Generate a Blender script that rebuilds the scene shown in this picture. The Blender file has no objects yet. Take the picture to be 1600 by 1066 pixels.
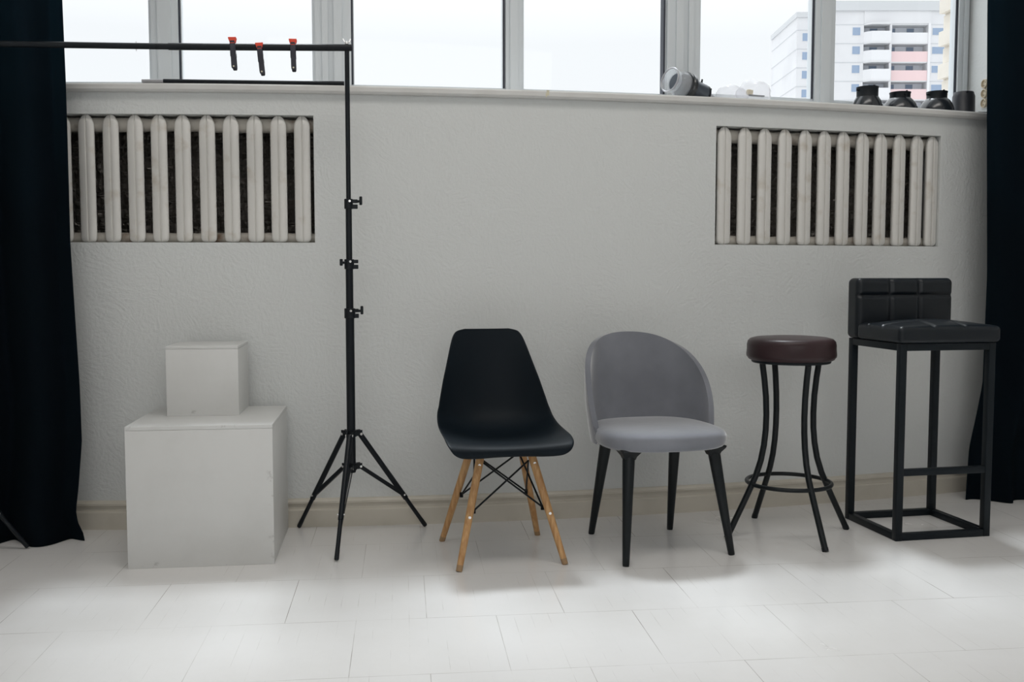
import bpy, bmesh, math, random
from mathutils import Vector, Matrix, noise

random.seed(7)
SC = bpy.context.scene
COL = SC.collection
PI = math.pi

# ------------------------------------------------------------------ camera
YAW, PITCH, CAMX, CAMY, CAMZ = 0.15985, 0.06879, -0.6514, -4.0402, 1.0319
_f = Vector((math.sin(YAW) * math.cos(PITCH), math.cos(YAW) * math.cos(PITCH), -math.sin(PITCH)))
_r = Vector((math.cos(YAW), -math.sin(YAW), 0))
_u = _r.cross(_f)
cd = bpy.data.cameras.new('camera')
cam = bpy.data.objects.new('camera', cd)
COL.objects.link(cam)
cam.matrix_world = Matrix(((_r.x, _u.x, -_f.x, CAMX), (_r.y, _u.y, -_f.y, CAMY), (_r.z, _u.z, -_f.z, CAMZ), (0, 0, 0, 1)))
cd.sensor_width = 36.0
cd.lens = 36.0 * 1550 / 1600
cd.clip_end = 1000
SC.camera = cam

# ------------------------------------------------------------------ sky, sun, added fill lights, exposure
w = bpy.data.worlds.new('overcast_sky')
SC.world = w
w.use_nodes = True
nt = w.node_tree
nt.nodes.clear()
tc = nt.nodes.new('ShaderNodeTexCoord')
sx = nt.nodes.new('ShaderNodeSeparateXYZ')
mr = nt.nodes.new('ShaderNodeMapRange')
mr.inputs['From Min'].default_value = 0.22
mr.inputs['From Max'].default_value = 1.0
mr.inputs['To Min'].default_value = 0.97
mr.inputs['To Max'].default_value = 3.0
bgn = nt.nodes.new('ShaderNodeBackground')
bgn.inputs['Color'].default_value = (0.945, 0.975, 1.0, 1)
wo = nt.nodes.new('ShaderNodeOutputWorld')
nt.links.new(tc.outputs['Generated'], sx.inputs[0])
nt.links.new(sx.outputs['Z'], mr.inputs['Value'])
nt.links.new(mr.outputs[0], bgn.inputs['Strength'])
nt.links.new(bgn.outputs[0], wo.inputs[0])


def light(name, kind, energy, loc, target, color=(1, 1, 1), **kw):
    d = bpy.data.lights.new(name, kind)
    d.energy = energy
    d.color = color
    for k, v in kw.items():
        setattr(d, k, v)
    o = bpy.data.objects.new(name, d)
    COL.objects.link(o)
    o.location = loc
    o.rotation_euler = (Vector(target) - Vector(loc)).to_track_quat('-Z', 'Y').to_euler()
    return o


_el = math.radians(67)
light('hazy_sun', 'SUN', 2.0, (0, 5 * math.cos(_el), 5 * math.sin(_el)), (0.1, 0, 0), (0.90, 0.96, 1.0), angle=math.radians(9))
light('rear_fill', 'AREA', 31, (-0.4, -5.9, 2.5), (0.2, 0, 0.9), (0.985, 0.99, 1.0), shape='RECTANGLE', size=4.2, size_y=1.8)  # unseen fill added behind the camera to brighten the window wall
light('overhead_fill', 'AREA', 60, (0.0, -2.6, 5.0), (0.0, -2.4, 0), (1.0, 0.95, 0.89), shape='RECTANGLE', size=4.0, size_y=1.2)  # unseen fill added overhead to lift upward-facing surfaces

SC.view_settings.view_transform = 'Standard'
SC.view_settings.look = 'None'
SC.view_settings.exposure = 0.08
SC.view_settings.gamma = 1.0
SC.view_settings.use_curve_mapping = False
SC.cycles.max_bounces = 8
SC.cycles.diffuse_bounces = 5
SC.cycles.transparent_max_bounces = 16
SC.cycles.use_denoising = True
SC.cycles.sample_clamp_indirect = 8.0


# ------------------------------------------------------------------ materials
def mat(name, col, rough=0.5, metal=0.0, bump=None, vary=None, spec=0.5, sheen=0.0, coat=0.0, wave=None):
    """bump=(scale, strength, distance)   vary=(scale, other colour, low, high)"""
    m = bpy.data.materials.new(name)
    m.use_nodes = True
    n, l = m.node_tree.nodes, m.node_tree.links
    b = n['Principled BSDF']
    b.inputs['Base Color'].default_value = (*col, 1)
    b.inputs['Roughness'].default_value = rough
    b.inputs['Metallic'].default_value = metal
    b.inputs['Specular IOR Level'].default_value = spec
    if sheen:
        b.inputs['Sheen Weight'].default_value = sheen
        b.inputs['Sheen Roughness'].default_value = 0.35
    if coat:
        b.inputs['Coat Weight'].default_value = coat
        b.inputs['Coat Roughness'].default_value = 0.12
    tcx = n.new('ShaderNodeTexCoord')
    if vary:
        t = n.new('ShaderNodeTexNoise')
        t.inputs['Scale'].default_value = vary[0]
        t.inputs['Detail'].default_value = 5
        l.new(tcx.outputs['Object'], t.inputs['Vector'])
        r = n.new('ShaderNodeMapRange')
        r.inputs['From Min'].default_value = vary[2]
        r.inputs['From Max'].default_value = vary[3]
        l.new(t.outputs['Fac'], r.inputs['Value'])
        mx = n.new('ShaderNodeMix')
        mx.data_type = 'RGBA'
        mx.inputs['A'].default_value = (*col, 1)
        mx.inputs['B'].default_value = (*vary[1], 1)
        l.new(r.outputs[0], mx.inputs['Factor'])
        l.new(mx.outputs['Result'], b.inputs['Base Color'])
    if bump:
        t = n.new('ShaderNodeTexNoise')
        t.inputs['Scale'].default_value = bump[0]
        t.inputs['Detail'].default_value = 4
        l.new(tcx.outputs['Object'], t.inputs['Vector'])
        bp = n.new('ShaderNodeBump')
        bp.inputs['Strength'].default_value = bump[1]
        bp.inputs['Distance'].default_value = bump[2]
        l.new(t.outputs['Fac'], bp.inputs['Height'])
        l.new(bp.outputs[0], b.inputs['Normal'])
    return m


def N(m, kind, **kw):
    nd = m.node_tree.nodes.new(kind)
    for k, v in kw.items():
        if k in nd.inputs:
            nd.inputs[k].default_value = v
        else:
            setattr(nd, k, v)
    return nd


def wall_material():
    """off-white paper embossed with curving leaf-like strokes, a little grime"""
    m = mat('embossed_wallpaper', (0.675, 0.695, 0.69), 0.62, spec=0.3)
    L = m.node_tree.links
    b = m.node_tree.nodes['Principled BSDF']
    t = N(m, 'ShaderNodeTexCoord')
    dn = N(m, 'ShaderNodeTexNoise', Scale=6.0, Detail=2.0)
    L.new(t.outputs['Object'], dn.inputs['Vector'])
    ad = N(m, 'ShaderNodeMix', data_type='RGBA')
    ad.inputs['Factor'].default_value = 0.10
    L.new(t.outputs['Object'], ad.inputs['A'])
    L.new(dn.outputs['Color'], ad.inputs['B'])
    v = N(m, 'ShaderNodeTexVoronoi', Scale=9.0)
    L.new(ad.outputs['Result'], v.inputs['Vector'])
    sc = N(m, 'ShaderNodeSeparateColor')
    L.new(v.outputs['Color'], sc.inputs[0])
    an = N(m, 'ShaderNodeMath', operation='MULTIPLY')
    an.inputs[1].default_value = 3.6
    L.new(sc.outputs[0], an.inputs[0])
    vr = N(m, 'ShaderNodeVectorRotate', rotation_type='Y_AXIS')
    L.new(ad.outputs['Result'], vr.inputs['Vector'])
    L.new(an.outputs[0], vr.inputs['Angle'])
    mp = N(m, 'ShaderNodeMapping')
    mp.inputs['Scale'].default_value = (95, 30, 17)
    L.new(vr.outputs[0], mp.inputs['Vector'])
    st = N(m, 'ShaderNodeTexNoise', Scale=1.0, Detail=3.0)
    L.new(mp.outputs[0], st.inputs['Vector'])
    fn = N(m, 'ShaderNodeTexNoise', Scale=75.0, Detail=4.0)
    L.new(t.outputs['Object'], fn.inputs['Vector'])
    s1 = N(m, 'ShaderNodeMath', operation='MULTIPLY')
    s1.inputs[1].default_value = 0.9
    L.new(st.outputs['Fac'], s1.inputs[0])
    s2 = N(m, 'ShaderNodeMath', operation='ADD')
    L.new(s1.outputs[0], s2.inputs[0])
    L.new(fn.outputs['Fac'], s2.inputs[1])
    bp = N(m, 'ShaderNodeBump', Strength=0.48, Distance=0.005)
    L.new(s2.outputs[0], bp.inputs['Height'])
    L.new(bp.outputs[0], b.inputs['Normal'])
    return m


def floor_material():
    """white-painted parquet squares laid from narrow strips: thin dark joints showing here and there"""
    m = mat('white_painted_parquet', (0.80, 0.80, 0.79), 0.3)
    n, L = m.node_tree.nodes, m.node_tree.links
    b = n['Principled BSDF']
    t = N(m, 'ShaderNodeTexCoord')
    mp = N(m, 'ShaderNodeMapping')
    mp.inputs['Location'].default_value = (0.384, 1.5685, 0)
    mp.inputs['Rotation'].default_value = (0, 0, 0.05)
    L.new(t.outputs['Object'], mp.inputs['Vector'])

    def brick(bw, rh, mortar, off):
        k = N(m, 'ShaderNodeTexBrick', offset=off, offset_frequency=2, squash=1.0)
        k.inputs['Color1'].default_value = (0, 0, 0, 1)
        k.inputs['Color2'].default_value = (0, 0, 0, 1)
        k.inputs['Mortar'].default_value = (1, 1, 1, 1)
        k.inputs['Scale'].default_value = 1.0
        k.inputs['Mortar Size'].default_value = mortar
        k.inputs['Mortar Smooth'].default_value = 0.3
        k.inputs['Brick Width'].default_value = bw
        k.inputs['Row Height'].default_value = rh
        L.new(mp.outputs[0], k.inputs['Vector'])
        return k
    big = brick(0.4175, 0.4175, 0.0011, 0.5)
    fine = brick(0.0522, 0.4175, 0.0006, 0.0)
    ns = N(m, 'ShaderNodeTexNoise', Scale=3.1, Detail=3.0)
    L.new(t.outputs['Object'], ns.inputs['Vector'])
    r1 = N(m, 'ShaderNodeMapRange')
    r1.inputs['From Min'].default_value = 0.42
    r1.inputs['From Max'].default_value = 0.66
    r1.inputs['To Max'].default_value = 0.75
    r1.inputs['To Min'].default_value = 0.12
    L.new(ns.outputs['Fac'], r1.inputs['Value'])
    m1 = N(m, 'ShaderNodeMath', operation='MULTIPLY')
    L.new(big.outputs['Color'], m1.inputs[0])
    L.new(r1.outputs[0], m1.inputs[1])
    ns2 = N(m, 'ShaderNodeTexNoise', Scale=7.0, Detail=3.0)
    L.new(t.outputs['Object'], ns2.inputs['Vector'])
    r2 = N(m, 'ShaderNodeMapRange')
    r2.inputs['From Min'].default_value = 0.52
    r2.inputs['From Max'].default_value = 0.72
    r2.inputs['To Max'].default_value = 0.42
    r2.inputs['To Min'].default_value = 0.02
    L.new(ns2.outputs['Fac'], r2.inputs['Value'])
    m2 = N(m, 'ShaderNodeMath', operation='MULTIPLY')
    L.new(fine.outputs['Color'], m2.inputs[0])
    L.new(r2.outputs[0], m2.inputs[1])
    mxx = N(m, 'ShaderNodeMath', operation='MAXIMUM')
    L.new(m1.outputs[0], mxx.inputs[0])
    L.new(m2.outputs[0], mxx.inputs[1])
    # scuffs
    sc = N(m, 'ShaderNodeTexNoise', Scale=1.7, Detail=6.0, Roughness=0.62)
    L.new(t.outputs['Object'], sc.inputs['Vector'])
    rs = N(m, 'ShaderNodeMapRange')
    rs.inputs['From Min'].default_value = 0.4
    rs.inputs['From Max'].default_value = 0.75
    L.new(sc.outputs['Fac'], rs.inputs['Value'])
    c0 = N(m, 'ShaderNodeMix', data_type='RGBA')
    c0.inputs['A'].default_value = (0.785, 0.778, 0.772, 1)
    c0.inputs['B'].default_value = (0.725, 0.715, 0.70, 1)
    L.new(rs.outputs[0], c0.inputs['Factor'])
    c1 = N(m, 'ShaderNodeMix', data_type='RGBA')
    c1.inputs['B'].default_value = (0.16, 0.13, 0.10, 1)
    L.new(c0.outputs['Result'], c1.inputs['A'])
    L.new(mxx.outputs[0], c1.inputs['Factor'])
    L.new(c1.outputs['Result'], b.inputs['Base Color'])
    rr = N(m, 'ShaderNodeMapRange')
    rr.inputs['To Min'].default_value = 0.15
    rr.inputs['To Max'].default_value = 0.33
    L.new(sc.outputs['Fac'], rr.inputs['Value'])
    L.new(rr.outputs[0], b.inputs['Roughness'])
    bp = N(m, 'ShaderNodeBump', Strength=0.35, Distance=0.002)
    bp.invert = True
    L.new(mxx.outputs[0], bp.inputs['Height'])
    L.new(bp.outputs[0], b.inputs['Normal'])
    return m


def glass_material(name, tint, haze=0.0, hazecol=(0.93, 0.93, 0.95)):
    m = bpy.data.materials.new(name)
    m.use_nodes = True
    n, L = m.node_tree.nodes, m.node_tree.links
    n.clear()
    out = n.new('ShaderNodeOutputMaterial')
    tr = n.new('ShaderNodeBsdfTransparent')
    tr.inputs['Color'].default_value = (*tint, 1)
    gl = n.new('ShaderNodeBsdfGlossy')
    gl.inputs['Roughness'].default_value = 0.03
    lw = n.new('ShaderNodeLayerWeight')      # Schlick reflectance, the same from both sides of the sheet
    lw.inputs['Blend'].default_value = 0.5
    pw = n.new('ShaderNodeMath')
    pw.operation = 'POWER'
    pw.inputs[1].default_value = 5.0
    L.new(lw.outputs['Facing'], pw.inputs[0])
    fr = n.new('ShaderNodeMath')
    fr.operation = 'MULTIPLY_ADD'
    fr.inputs[1].default_value = 0.94
    fr.inputs[2].default_value = 0.025
    L.new(pw.outputs[0], fr.inputs[0])
    mx = n.new('ShaderNodeMixShader')
    L.new(fr.outputs[0], mx.inputs[0])
    L.new(tr.outputs[0], mx.inputs[1])
    L.new(gl.outputs[0], mx.inputs[2])
    last = mx
    if haze:
        df = n.new('ShaderNodeBsdfTranslucent')
        df.inputs['Color'].default_value = (*hazecol, 1)
        d2 = n.new('ShaderNodeBsdfDiffuse')
        d2.inputs['Color'].default_value = (*hazecol, 1)
        m3 = n.new('ShaderNodeMixShader')
        m3.inputs[0].default_value = 0.5
        L.new(df.outputs[0], m3.inputs[1])
        L.new(d2.outputs[0], m3.inputs[2])
        m2 = n.new('ShaderNodeMixShader')
        m2.inputs[0].default_value = haze
        L.new(mx.outputs[0], m2.inputs[1])
        L.new(m3.outputs[0], m2.inputs[2])
        last = m2
    L.new(last.outputs[0], out.inputs[0])
    return m


def cloth_material():
    m = mat('black_curtain_cloth', (0.003, 0.0065, 0.011), 0.9, spec=0.12, bump=(260, 0.25, 0.001))
    n, L = m.node_tree.nodes, m.node_tree.links
    b = n['Principled BSDF']
    out = n['Material Output']
    tl = n.new('ShaderNodeBsdfTranslucent')
    tl.inputs['Color'].default_value = (0.075, 0.135, 0.165, 1)
    mx = n.new('ShaderNodeMixShader')
    mx.inputs[0].default_value = 0.45
    L.new(b.outputs[0], mx.inputs[1])
    L.new(tl.outputs[0], mx.inputs[2])
    L.new(mx.outputs[0], out.inputs[0])
    return m


def board_material(name, half):
    """white-painted board with grimy, rubbed edges (marks of their own shape)"""
    m = mat(name, (0.70, 0.70, 0.69), 0.45)
    n, L = m.node_tree.nodes, m.node_tree.links
    b = n['Principled BSDF']
    t = N(m, 'ShaderNodeTexCoord')
    sp = N(m, 'ShaderNodeSeparateXYZ')
    mp = N(m, 'ShaderNodeMapping')
    mp.inputs['Location'].default_value = (-half, -half, -half)
    L.new(t.outputs['Object'], mp.inputs['Vector'])
    ab = N(m, 'ShaderNodeVectorMath', operation='ABSOLUTE')
    L.new(mp.outputs[0], ab.inputs[0])
    L.new(ab.outputs[0], sp.inputs[0])
    # second largest of |x|,|y|,|z| -> 1 on the edges
    mn = [N(m, 'ShaderNodeMath', operation='MINIMUM') for _ in range(3)]
    for k, (p, q) in enumerate((('X', 'Y'), ('Y', 'Z'), ('X', 'Z'))):
        L.new(sp.outputs[p], mn[k].inputs[0])
        L.new(sp.outputs[q], mn[k].inputs[1])
    a1 = N(m, 'ShaderNodeMath', operation='MAXIMUM')
    a2 = N(m, 'ShaderNodeMath', operation='MAXIMUM')
    L.new(mn[0].outputs[0], a1.inputs[0])
    L.new(mn[1].outputs[0], a1.inputs[1])
    L.new(a1.outputs[0], a2.inputs[0])
    L.new(mn[2].outputs[0], a2.inputs[1])
    r = N(m, 'ShaderNodeMapRange')
    r.inputs['From Min'].default_value = half - 0.030
    r.inputs['From Max'].default_value = half - 0.002
    L.new(a2.outputs[0], r.inputs['Value'])
    ns = N(m, 'ShaderNodeTexNoise', Scale=17.0, Detail=6.0, Roughness=0.7)
    L.new(t.outputs['Object'], ns.inputs['Vector'])
    r2 = N(m, 'ShaderNodeMapRange')
    r2.inputs['From Min'].default_value = 0.60
    r2.inputs['From Max'].default_value = 0.72
    L.new(ns.outputs['Fac'], r2.inputs['Value'])
    mu = N(m, 'ShaderNodeMath', operation='MULTIPLY')
    L.new(r.outputs[0], mu.inputs[0])
    L.new(r2.outputs[0], mu.inputs[1])
    nb = N(m, 'ShaderNodeTexNoise', Scale=4.0, Detail=7.0, Roughness=0.65)
    L.new(t.outputs['Object'], nb.inputs['Vector'])
    r3 = N(m, 'ShaderNodeMapRange')
    r3.inputs['From Min'].default_value = 0.45
    r3.inputs['From Max'].default_value = 0.8
    r3.inputs['To Max'].default_value = 0.35
    L.new(nb.outputs['Fac'], r3.inputs['Value'])
    c0 = N(m, 'ShaderNodeMix', data_type='RGBA')
    c0.inputs['A'].default_value = (0.675, 0.68, 0.67, 1)
    c0.inputs['B'].default_value = (0.52, 0.52, 0.50, 1)
    L.new(r3.outputs[0], c0.inputs['Factor'])
    c1 = N(m, 'ShaderNodeMix', data_type='RGBA')
    c1.inputs['B'].default_value = (0.34, 0.335, 0.32, 1)
    L.new(c0.outputs['Result'], c1.inputs['A'])
    L.new(mu.outputs[0], c1.inputs['Factor'])
    L.new(c1.outputs['Result'], b.inputs['Base Color'])
    return m


def wood_material():
    m = mat('beech_wood', (0.45, 0.24, 0.09), 0.42)
    n, L = m.node_tree.nodes, m.node_tree.links
    b = n['Principled BSDF']
    t = N(m, 'ShaderNodeTexCoord')
    mp = N(m, 'ShaderNodeMapping')
    mp.inputs['Scale'].default_value = (60, 60, 3)
    L.new(t.outputs['Object'], mp.inputs['Vector'])
    ns = N(m, 'ShaderNodeTexNoise', Scale=1.6, Detail=5.0)
    L.new(mp.outputs[0], ns.inputs['Vector'])
    r = N(m, 'ShaderNodeMapRange')
    r.inputs['From Min'].default_value = 0.35
    r.inputs['From Max'].default_value = 0.65
    L.new(ns.outputs['Fac'], r.inputs['Value'])
    c = N(m, 'ShaderNodeMix', data_type='RGBA')
    c.inputs['A'].default_value = (0.60, 0.36, 0.16, 1)
    c.inputs['B'].default_value = (0.42, 0.215, 0.08, 1)
    L.new(r.outputs[0], c.inputs['Factor'])
    L.new(c.outputs['Result'], b.inputs['Base Color'])
    return m


def foil_material():
    m = mat('crinkled_black_foil', (0.34, 0.32, 0.30), 0.36, metal=0.7)
    n, L = m.node_tree.nodes, m.node_tree.links
    b = n['Principled BSDF']
    t = N(m, 'ShaderNodeTexCoord')
    v = N(m, 'ShaderNodeTexVoronoi', Scale=30.0, distance='MINKOWSKI')
    L.new(t.outputs['Object'], v.inputs['Vector'])
    bp = N(m, 'ShaderNodeBump', Strength=1.0, Distance=0.03)
    L.new(v.outputs['Distance'], bp.inputs['Height'])
    L.new(bp.outputs[0], b.inputs['Normal'])
    return m


def brick_material():
    m = mat('pale_brick', (0.62, 0.55, 0.45), 0.85)
    n, L = m.node_tree.nodes, m.node_tree.links
    b = n['Principled BSDF']
    t = N(m, 'ShaderNodeTexCoord')
    ns = N(m, 'ShaderNodeTexNoise', Scale=9.0, Detail=5.0)
    L.new(t.outputs['Object'], ns.inputs['Vector'])
    c = N(m, 'ShaderNodeMix', data_type='RGBA')
    c.inputs['A'].default_value = (0.82, 0.78, 0.71, 1)
    c.inputs['B'].default_value = (0.66, 0.60, 0.52, 1)
    L.new(ns.outputs['Fac'], c.inputs['Factor'])
    L.new(c.outputs['Result'], b.inputs['Base Color'])
    return m


M = dict(
    wall=wall_material(), floor=floor_material(), cloth=cloth_material(), foil=foil_material(), wood=wood_material(), brick=brick_material(),
    room=mat('plain_white_paint', (0.72, 0.715, 0.70), 0.7),
    sill=mat('white_sill_paint', (0.66, 0.66, 0.645), 0.4, vary=(6, (0.58, 0.57, 0.545), 0.45, 0.8)),
    skirting=mat('cream_skirting_paint', (0.60, 0.565, 0.49), 0.45, vary=(9, (0.52, 0.485, 0.41), 0.5, 0.85)),
    rad=mat('chipped_white_radiator_paint', (0.71, 0.70, 0.67), 0.45, vary=(13, (0.55, 0.50, 0.43), 0.58, 0.8), bump=(60, 0.15, 0.002)),
    header=mat('stained_radiator_paint', (0.52, 0.49, 0.44), 0.5, vary=(11, (0.16, 0.10, 0.06), 0.56, 0.74), bump=(60, 0.15, 0.002)),
    pvc=mat('white_window_plastic', (0.66, 0.70, 0.725), 0.32),
    gasket=mat('black_window_gasket', (0.03, 0.035, 0.05), 0.6),
    pane=glass_material('window_glass', (0.97, 0.98, 0.985)),
    stand=mat('black_lacquered_tube', (0.006, 0.009, 0.0125), 0.36, spec=0.25),
    plastic=mat('black_moulded_plastic', (0.008, 0.011, 0.014), 0.45, spec=0.25),
    chrome=mat('bright_steel', (0.75, 0.75, 0.74), 0.22, metal=1.0),
    shell=mat('matt_black_shell_plastic', (0.003, 0.0072, 0.0115), 0.48, spec=0.14, bump=(500, 0.06, 0.001)),
    rod=mat('black_wire_rod', (0.006, 0.009, 0.011), 0.45, spec=0.25),
    foot=mat('brown_foot_pad', (0.33, 0.21, 0.11), 0.6),
    velvet=mat('grey_velvet', (0.182, 0.190, 0.215), 0.85, spec=0.15, sheen=1.0, vary=(4.5, (0.235, 0.245, 0.275), 0.40, 0.72), bump=(14, 0.12, 0.01)),
    blackleg=mat('black_painted_leg', (0.0045, 0.0075, 0.0095), 0.32, spec=0.3),
    maroon=mat('maroon_leatherette', (0.034, 0.0165, 0.019), 0.36, spec=0.35, bump=(160, 0.12, 0.002), vary=(8, (0.024, 0.011, 0.0125), 0.4, 0.7)),
    leather=mat('black_leatherette', (0.005, 0.0085, 0.0125), 0.33, spec=0.36, bump=(300, 0.1, 0.001)),
    frame=mat('black_powder_coated_steel', (0.006, 0.0100, 0.0135), 0.45, spec=0.22),
    board=board_material('scuffed_white_board', 0.25),
    board2=board_material('scuffed_white_small_board', 0.13),
    clampred=mat('red_rubber_tip', (0.75, 0.065, 0.03), 0.5),
    clampblack=mat('navy_black_plastic', (0.020, 0.021, 0.034), 0.4),
    rodsilver=mat('dull_silver_tube', (0.42, 0.42, 0.44), 0.35, metal=0.7),
    clear=glass_material('clear_glass', (0.93, 0.95, 0.96), 0.25),
    film=glass_material('clear_plastic_film', (0.95, 0.95, 0.96), 0.22),
    reflector=mat('black_reflector_enamel', (0.015, 0.019, 0.024), 0.22, spec=0.8),
    snoot=mat('grey_black_snoot_enamel', (0.030, 0.034, 0.042), 0.45),
    greyplastic=mat('blue_grey_plastic', (0.055, 0.068, 0.088), 0.35),
    cream=mat('cream_socket_plastic', (0.62, 0.54, 0.40), 0.4),
    hole=mat('dark_socket_hole', (0.02, 0.02, 0.02), 0.7),
    beige=mat('beige_foam', (0.62, 0.53, 0.33), 0.8),
    tape=mat('yellowed_tape', (0.66, 0.62, 0.47), 0.6),
    facade=mat('pale_facade_panel', (0.60, 0.60, 0.61), 0.9, vary=(0.15, (0.55, 0.55, 0.565), 0.45, 0.7)),
    seam=mat('grey_panel_joint', (0.48, 0.49, 0.51), 0.9),
    cornice=mat('grey_cornice', (0.50, 0.51, 0.52), 0.9),
    bwhite=mat('white_balcony_panel', (0.64, 0.64, 0.65), 0.8),
    bpink=mat('pink_balcony_panel', (0.66, 0.50, 0.50), 0.8),
    bglass=mat('blue_grey_window_glass', (0.24, 0.31, 0.42), 0.3),
    bhaze=mat('hazed_loggia_wall', (0.84, 0.87, 0.92), 0.9),  # colour lightened and blued to imitate haze in the shaded recesses
    ground=mat('pale_courtyard_ground', (0.62, 0.62, 0.62), 0.95, vary=(0.05, (0.5, 0.5, 0.5), 0.4, 0.7)),
)

# ------------------------------------------------------------------ mesh builder and naming helpers
WORLD = {}


def thing(name, label, cat, loc=(0, 0, 0), rz=0.0, group=None):
    o = bpy.data.objects.new(name, None)
    COL.objects.link(o)
    o.location = loc
    o.rotation_euler = (0, 0, rz)
    o.empty_display_size = 0.05
    o['label'] = label
    o['category'] = cat
    if group:
        o['group'] = group
    WORLD[o.name] = Matrix.Translation(loc) @ Matrix.Rotation(rz, 4, 'Z')
    return o


def tag(o, label, cat, group=None):
    o['label'] = label
    o['category'] = cat
    if group:
        o['group'] = group
    return o


def struct(o):
    o['kind'] = 'structure'
    return o


def frame_of(d):
    d = Vector(d).normalized()
    a = Vector((0, 0, 1)) if abs(d.z) < 0.9 else Vector((1, 0, 0))
    x = a.cross(d).normalized()
    return x, d.cross(x), d


class MB:
    def __init__(self):
        self.bm = bmesh.new()

    def box(self, lo, hi, mtx=None):
        vs = [Vector((x, y, z)) for x in (lo[0], hi[0]) for y in (lo[1], hi[1]) for z in (lo[2], hi[2])]
        if mtx is not None:
            vs = [mtx @ v if isinstance(mtx, Matrix) else Vector(mtx(v)) for v in vs]
        b = [self.bm.verts.new(v) for v in vs]
        for q in ((0, 1, 3, 2), (4, 6, 7, 5), (0, 4, 5, 1), (2, 3, 7, 6), (0, 2, 6, 4), (1, 5, 7, 3)):
            self.bm.faces.new([b[i] for i in q])
        return self

    def loft(self, rings, closed=True, caps=True):
        """rings of equal length, each a closed loop of points"""
        R = [[self.bm.verts.new(Vector(p)) for p in r] for r in rings]
        n = len(R[0])
        for a, b in zip(R[:-1], R[1:]):
            for i in range(n if closed else n - 1):
                j = (i + 1) % n
                self.bm.faces.new((a[i], a[j], b[j], b[i]))
        if caps and closed:
            self.bm.faces.new(list(reversed(R[0])))
            self.bm.faces.new(R[-1])
        return self

    def tube(self, pts, r, seg=12, closed=False, caps=True, oval=None):
        pts = [Vector(p) for p in pts]
        n = len(pts)
        rr = r if isinstance(r, (list, tuple)) else [r] * n
        rings = []
        x = None
        for i, p in enumerate(pts):
            if closed:
                d = (pts[(i + 1) % n] - pts[i - 1]).normalized()
            else:
                d = (pts[min(i + 1, n - 1)] - pts[max(i - 1, 0)]).normalized()
            if x is None:
                x, y, _ = frame_of(d)
            else:
                x = (x - d * x.dot(d)).normalized()
                y = d.cross(x)
            rings.append([p + (x * math.cos(2 * PI * k / seg) + y * math.sin(2 * PI * k / seg)) * rr[i] for k in range(seg)])
        if closed:
            rings.append(rings[0])
            R = [[self.bm.verts.new(p) for p in q] for q in rings[:-1]]
            R.append(R[0])
            for a, b in zip(R[:-1], R[1:]):
                for i in range(seg):
                    j = (i + 1) % seg
                    self.bm.faces.new((a[i], a[j], b[j], b[i]))
            return self
        return self.loft(rings, caps=caps)

    def cyl(self, p0, p1, r0, r1=None, seg=20):
        return self.tube([p0, p1], [r0, r0 if r1 is None else r1], seg)

    def lathe(self, prof, seg=40, mtx=None, caps=True):
        """prof: (radius, height) pairs about the local z axis"""
        mtx = mtx or Matrix()
        rings = []
        for r, h in prof:
            r = max(r, 1e-4)
            rings.append([mtx @ Vector((r * math.cos(2 * PI * k / seg), r * math.sin(2 * PI * k / seg), h)) for k in range(seg)])
        return self.loft(rings, caps=caps)

    def grid(self, fn, nu, nv):
        V = [[self.bm.verts.new(Vector(fn(i / nu, j / nv))) for i in range(nu + 1)] for j in range(nv + 1)]
        for j in range(nv):
            for i in range(nu):
                self.bm.faces.new((V[j][i], V[j][i + 1], V[j + 1][i + 1], V[j + 1][i]))
        return self

    def bevel(self, w, seg=2, angle=30):
        self.bm.normal_update()
        es = [e for e in self.bm.edges if len(e.link_faces) == 2 and e.calc_face_angle(0) > math.radians(angle)]
        bmesh.ops.bevel(self.bm, geom=es, offset=w, segments=seg, profile=0.5, affect='EDGES', clamp_overlap=True)
        return self

    def build(self, name, m, parent=None, world=False, smooth=True, angle=38, sub=0, solid=0, loc=None, solid_off=0.0):
        bm = self.bm
        if world and parent is not None:
            root = parent
            while root.parent is not None:
                root = root.parent
            inv = WORLD[root.name].inverted()
            bmesh.ops.transform(bm, matrix=inv, verts=bm.verts)
        if loc is not None:
            bmesh.ops.translate(bm, vec=-Vector(loc), verts=bm.verts)
        bmesh.ops.recalc_face_normals(bm, faces=bm.faces)
        bm.normal_update()
        if smooth:
            for f in bm.faces:
                f.smooth = True
            for e in bm.edges:
                if len(e.link_faces) == 2 and e.calc_face_angle(0) > math.radians(angle):
                    e.smooth = False
        me = bpy.data.meshes.new(name)
        bm.to_mesh(me)
        bm.free()
        me.materials.append(m)
        o = bpy.data.objects.new(name, me)
        COL.objects.link(o)
        if loc is not None:
            o.location = loc
        if parent is not None:
            o.parent = parent
        if solid:
            s = o.modifiers.new('thickness', 'SOLIDIFY')
            s.thickness = solid
            s.offset = solid_off
        if sub:
            s = o.modifiers.new('smooth', 'SUBSURF')
            s.levels = s.render_levels = sub
        return o


def along(p, d, roll=None):
    """matrix whose local z runs along d from p"""
    x, y, z = frame_of(d)
    return Matrix(((x.x, y.x, z.x, p[0]), (x.y, y.y, z.y, p[1]), (x.z, y.z, z.z, p[2]), (0, 0, 0, 1)))


def dup(root, loc, label=None, group=None):
    """a copy of a thing with copies of its parts and sub-parts"""
    r = root.copy()
    COL.objects.link(r)
    r.location = loc
    if label:
        r['label'] = label
    if group:
        r['group'] = group
    for ch in list(root.children):
        c = ch.copy()
        COL.objects.link(c)
        c.parent = r
        for g in ch.children:
            d = g.copy()
            COL.objects.link(d)
            d.parent = c
    return r


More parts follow.
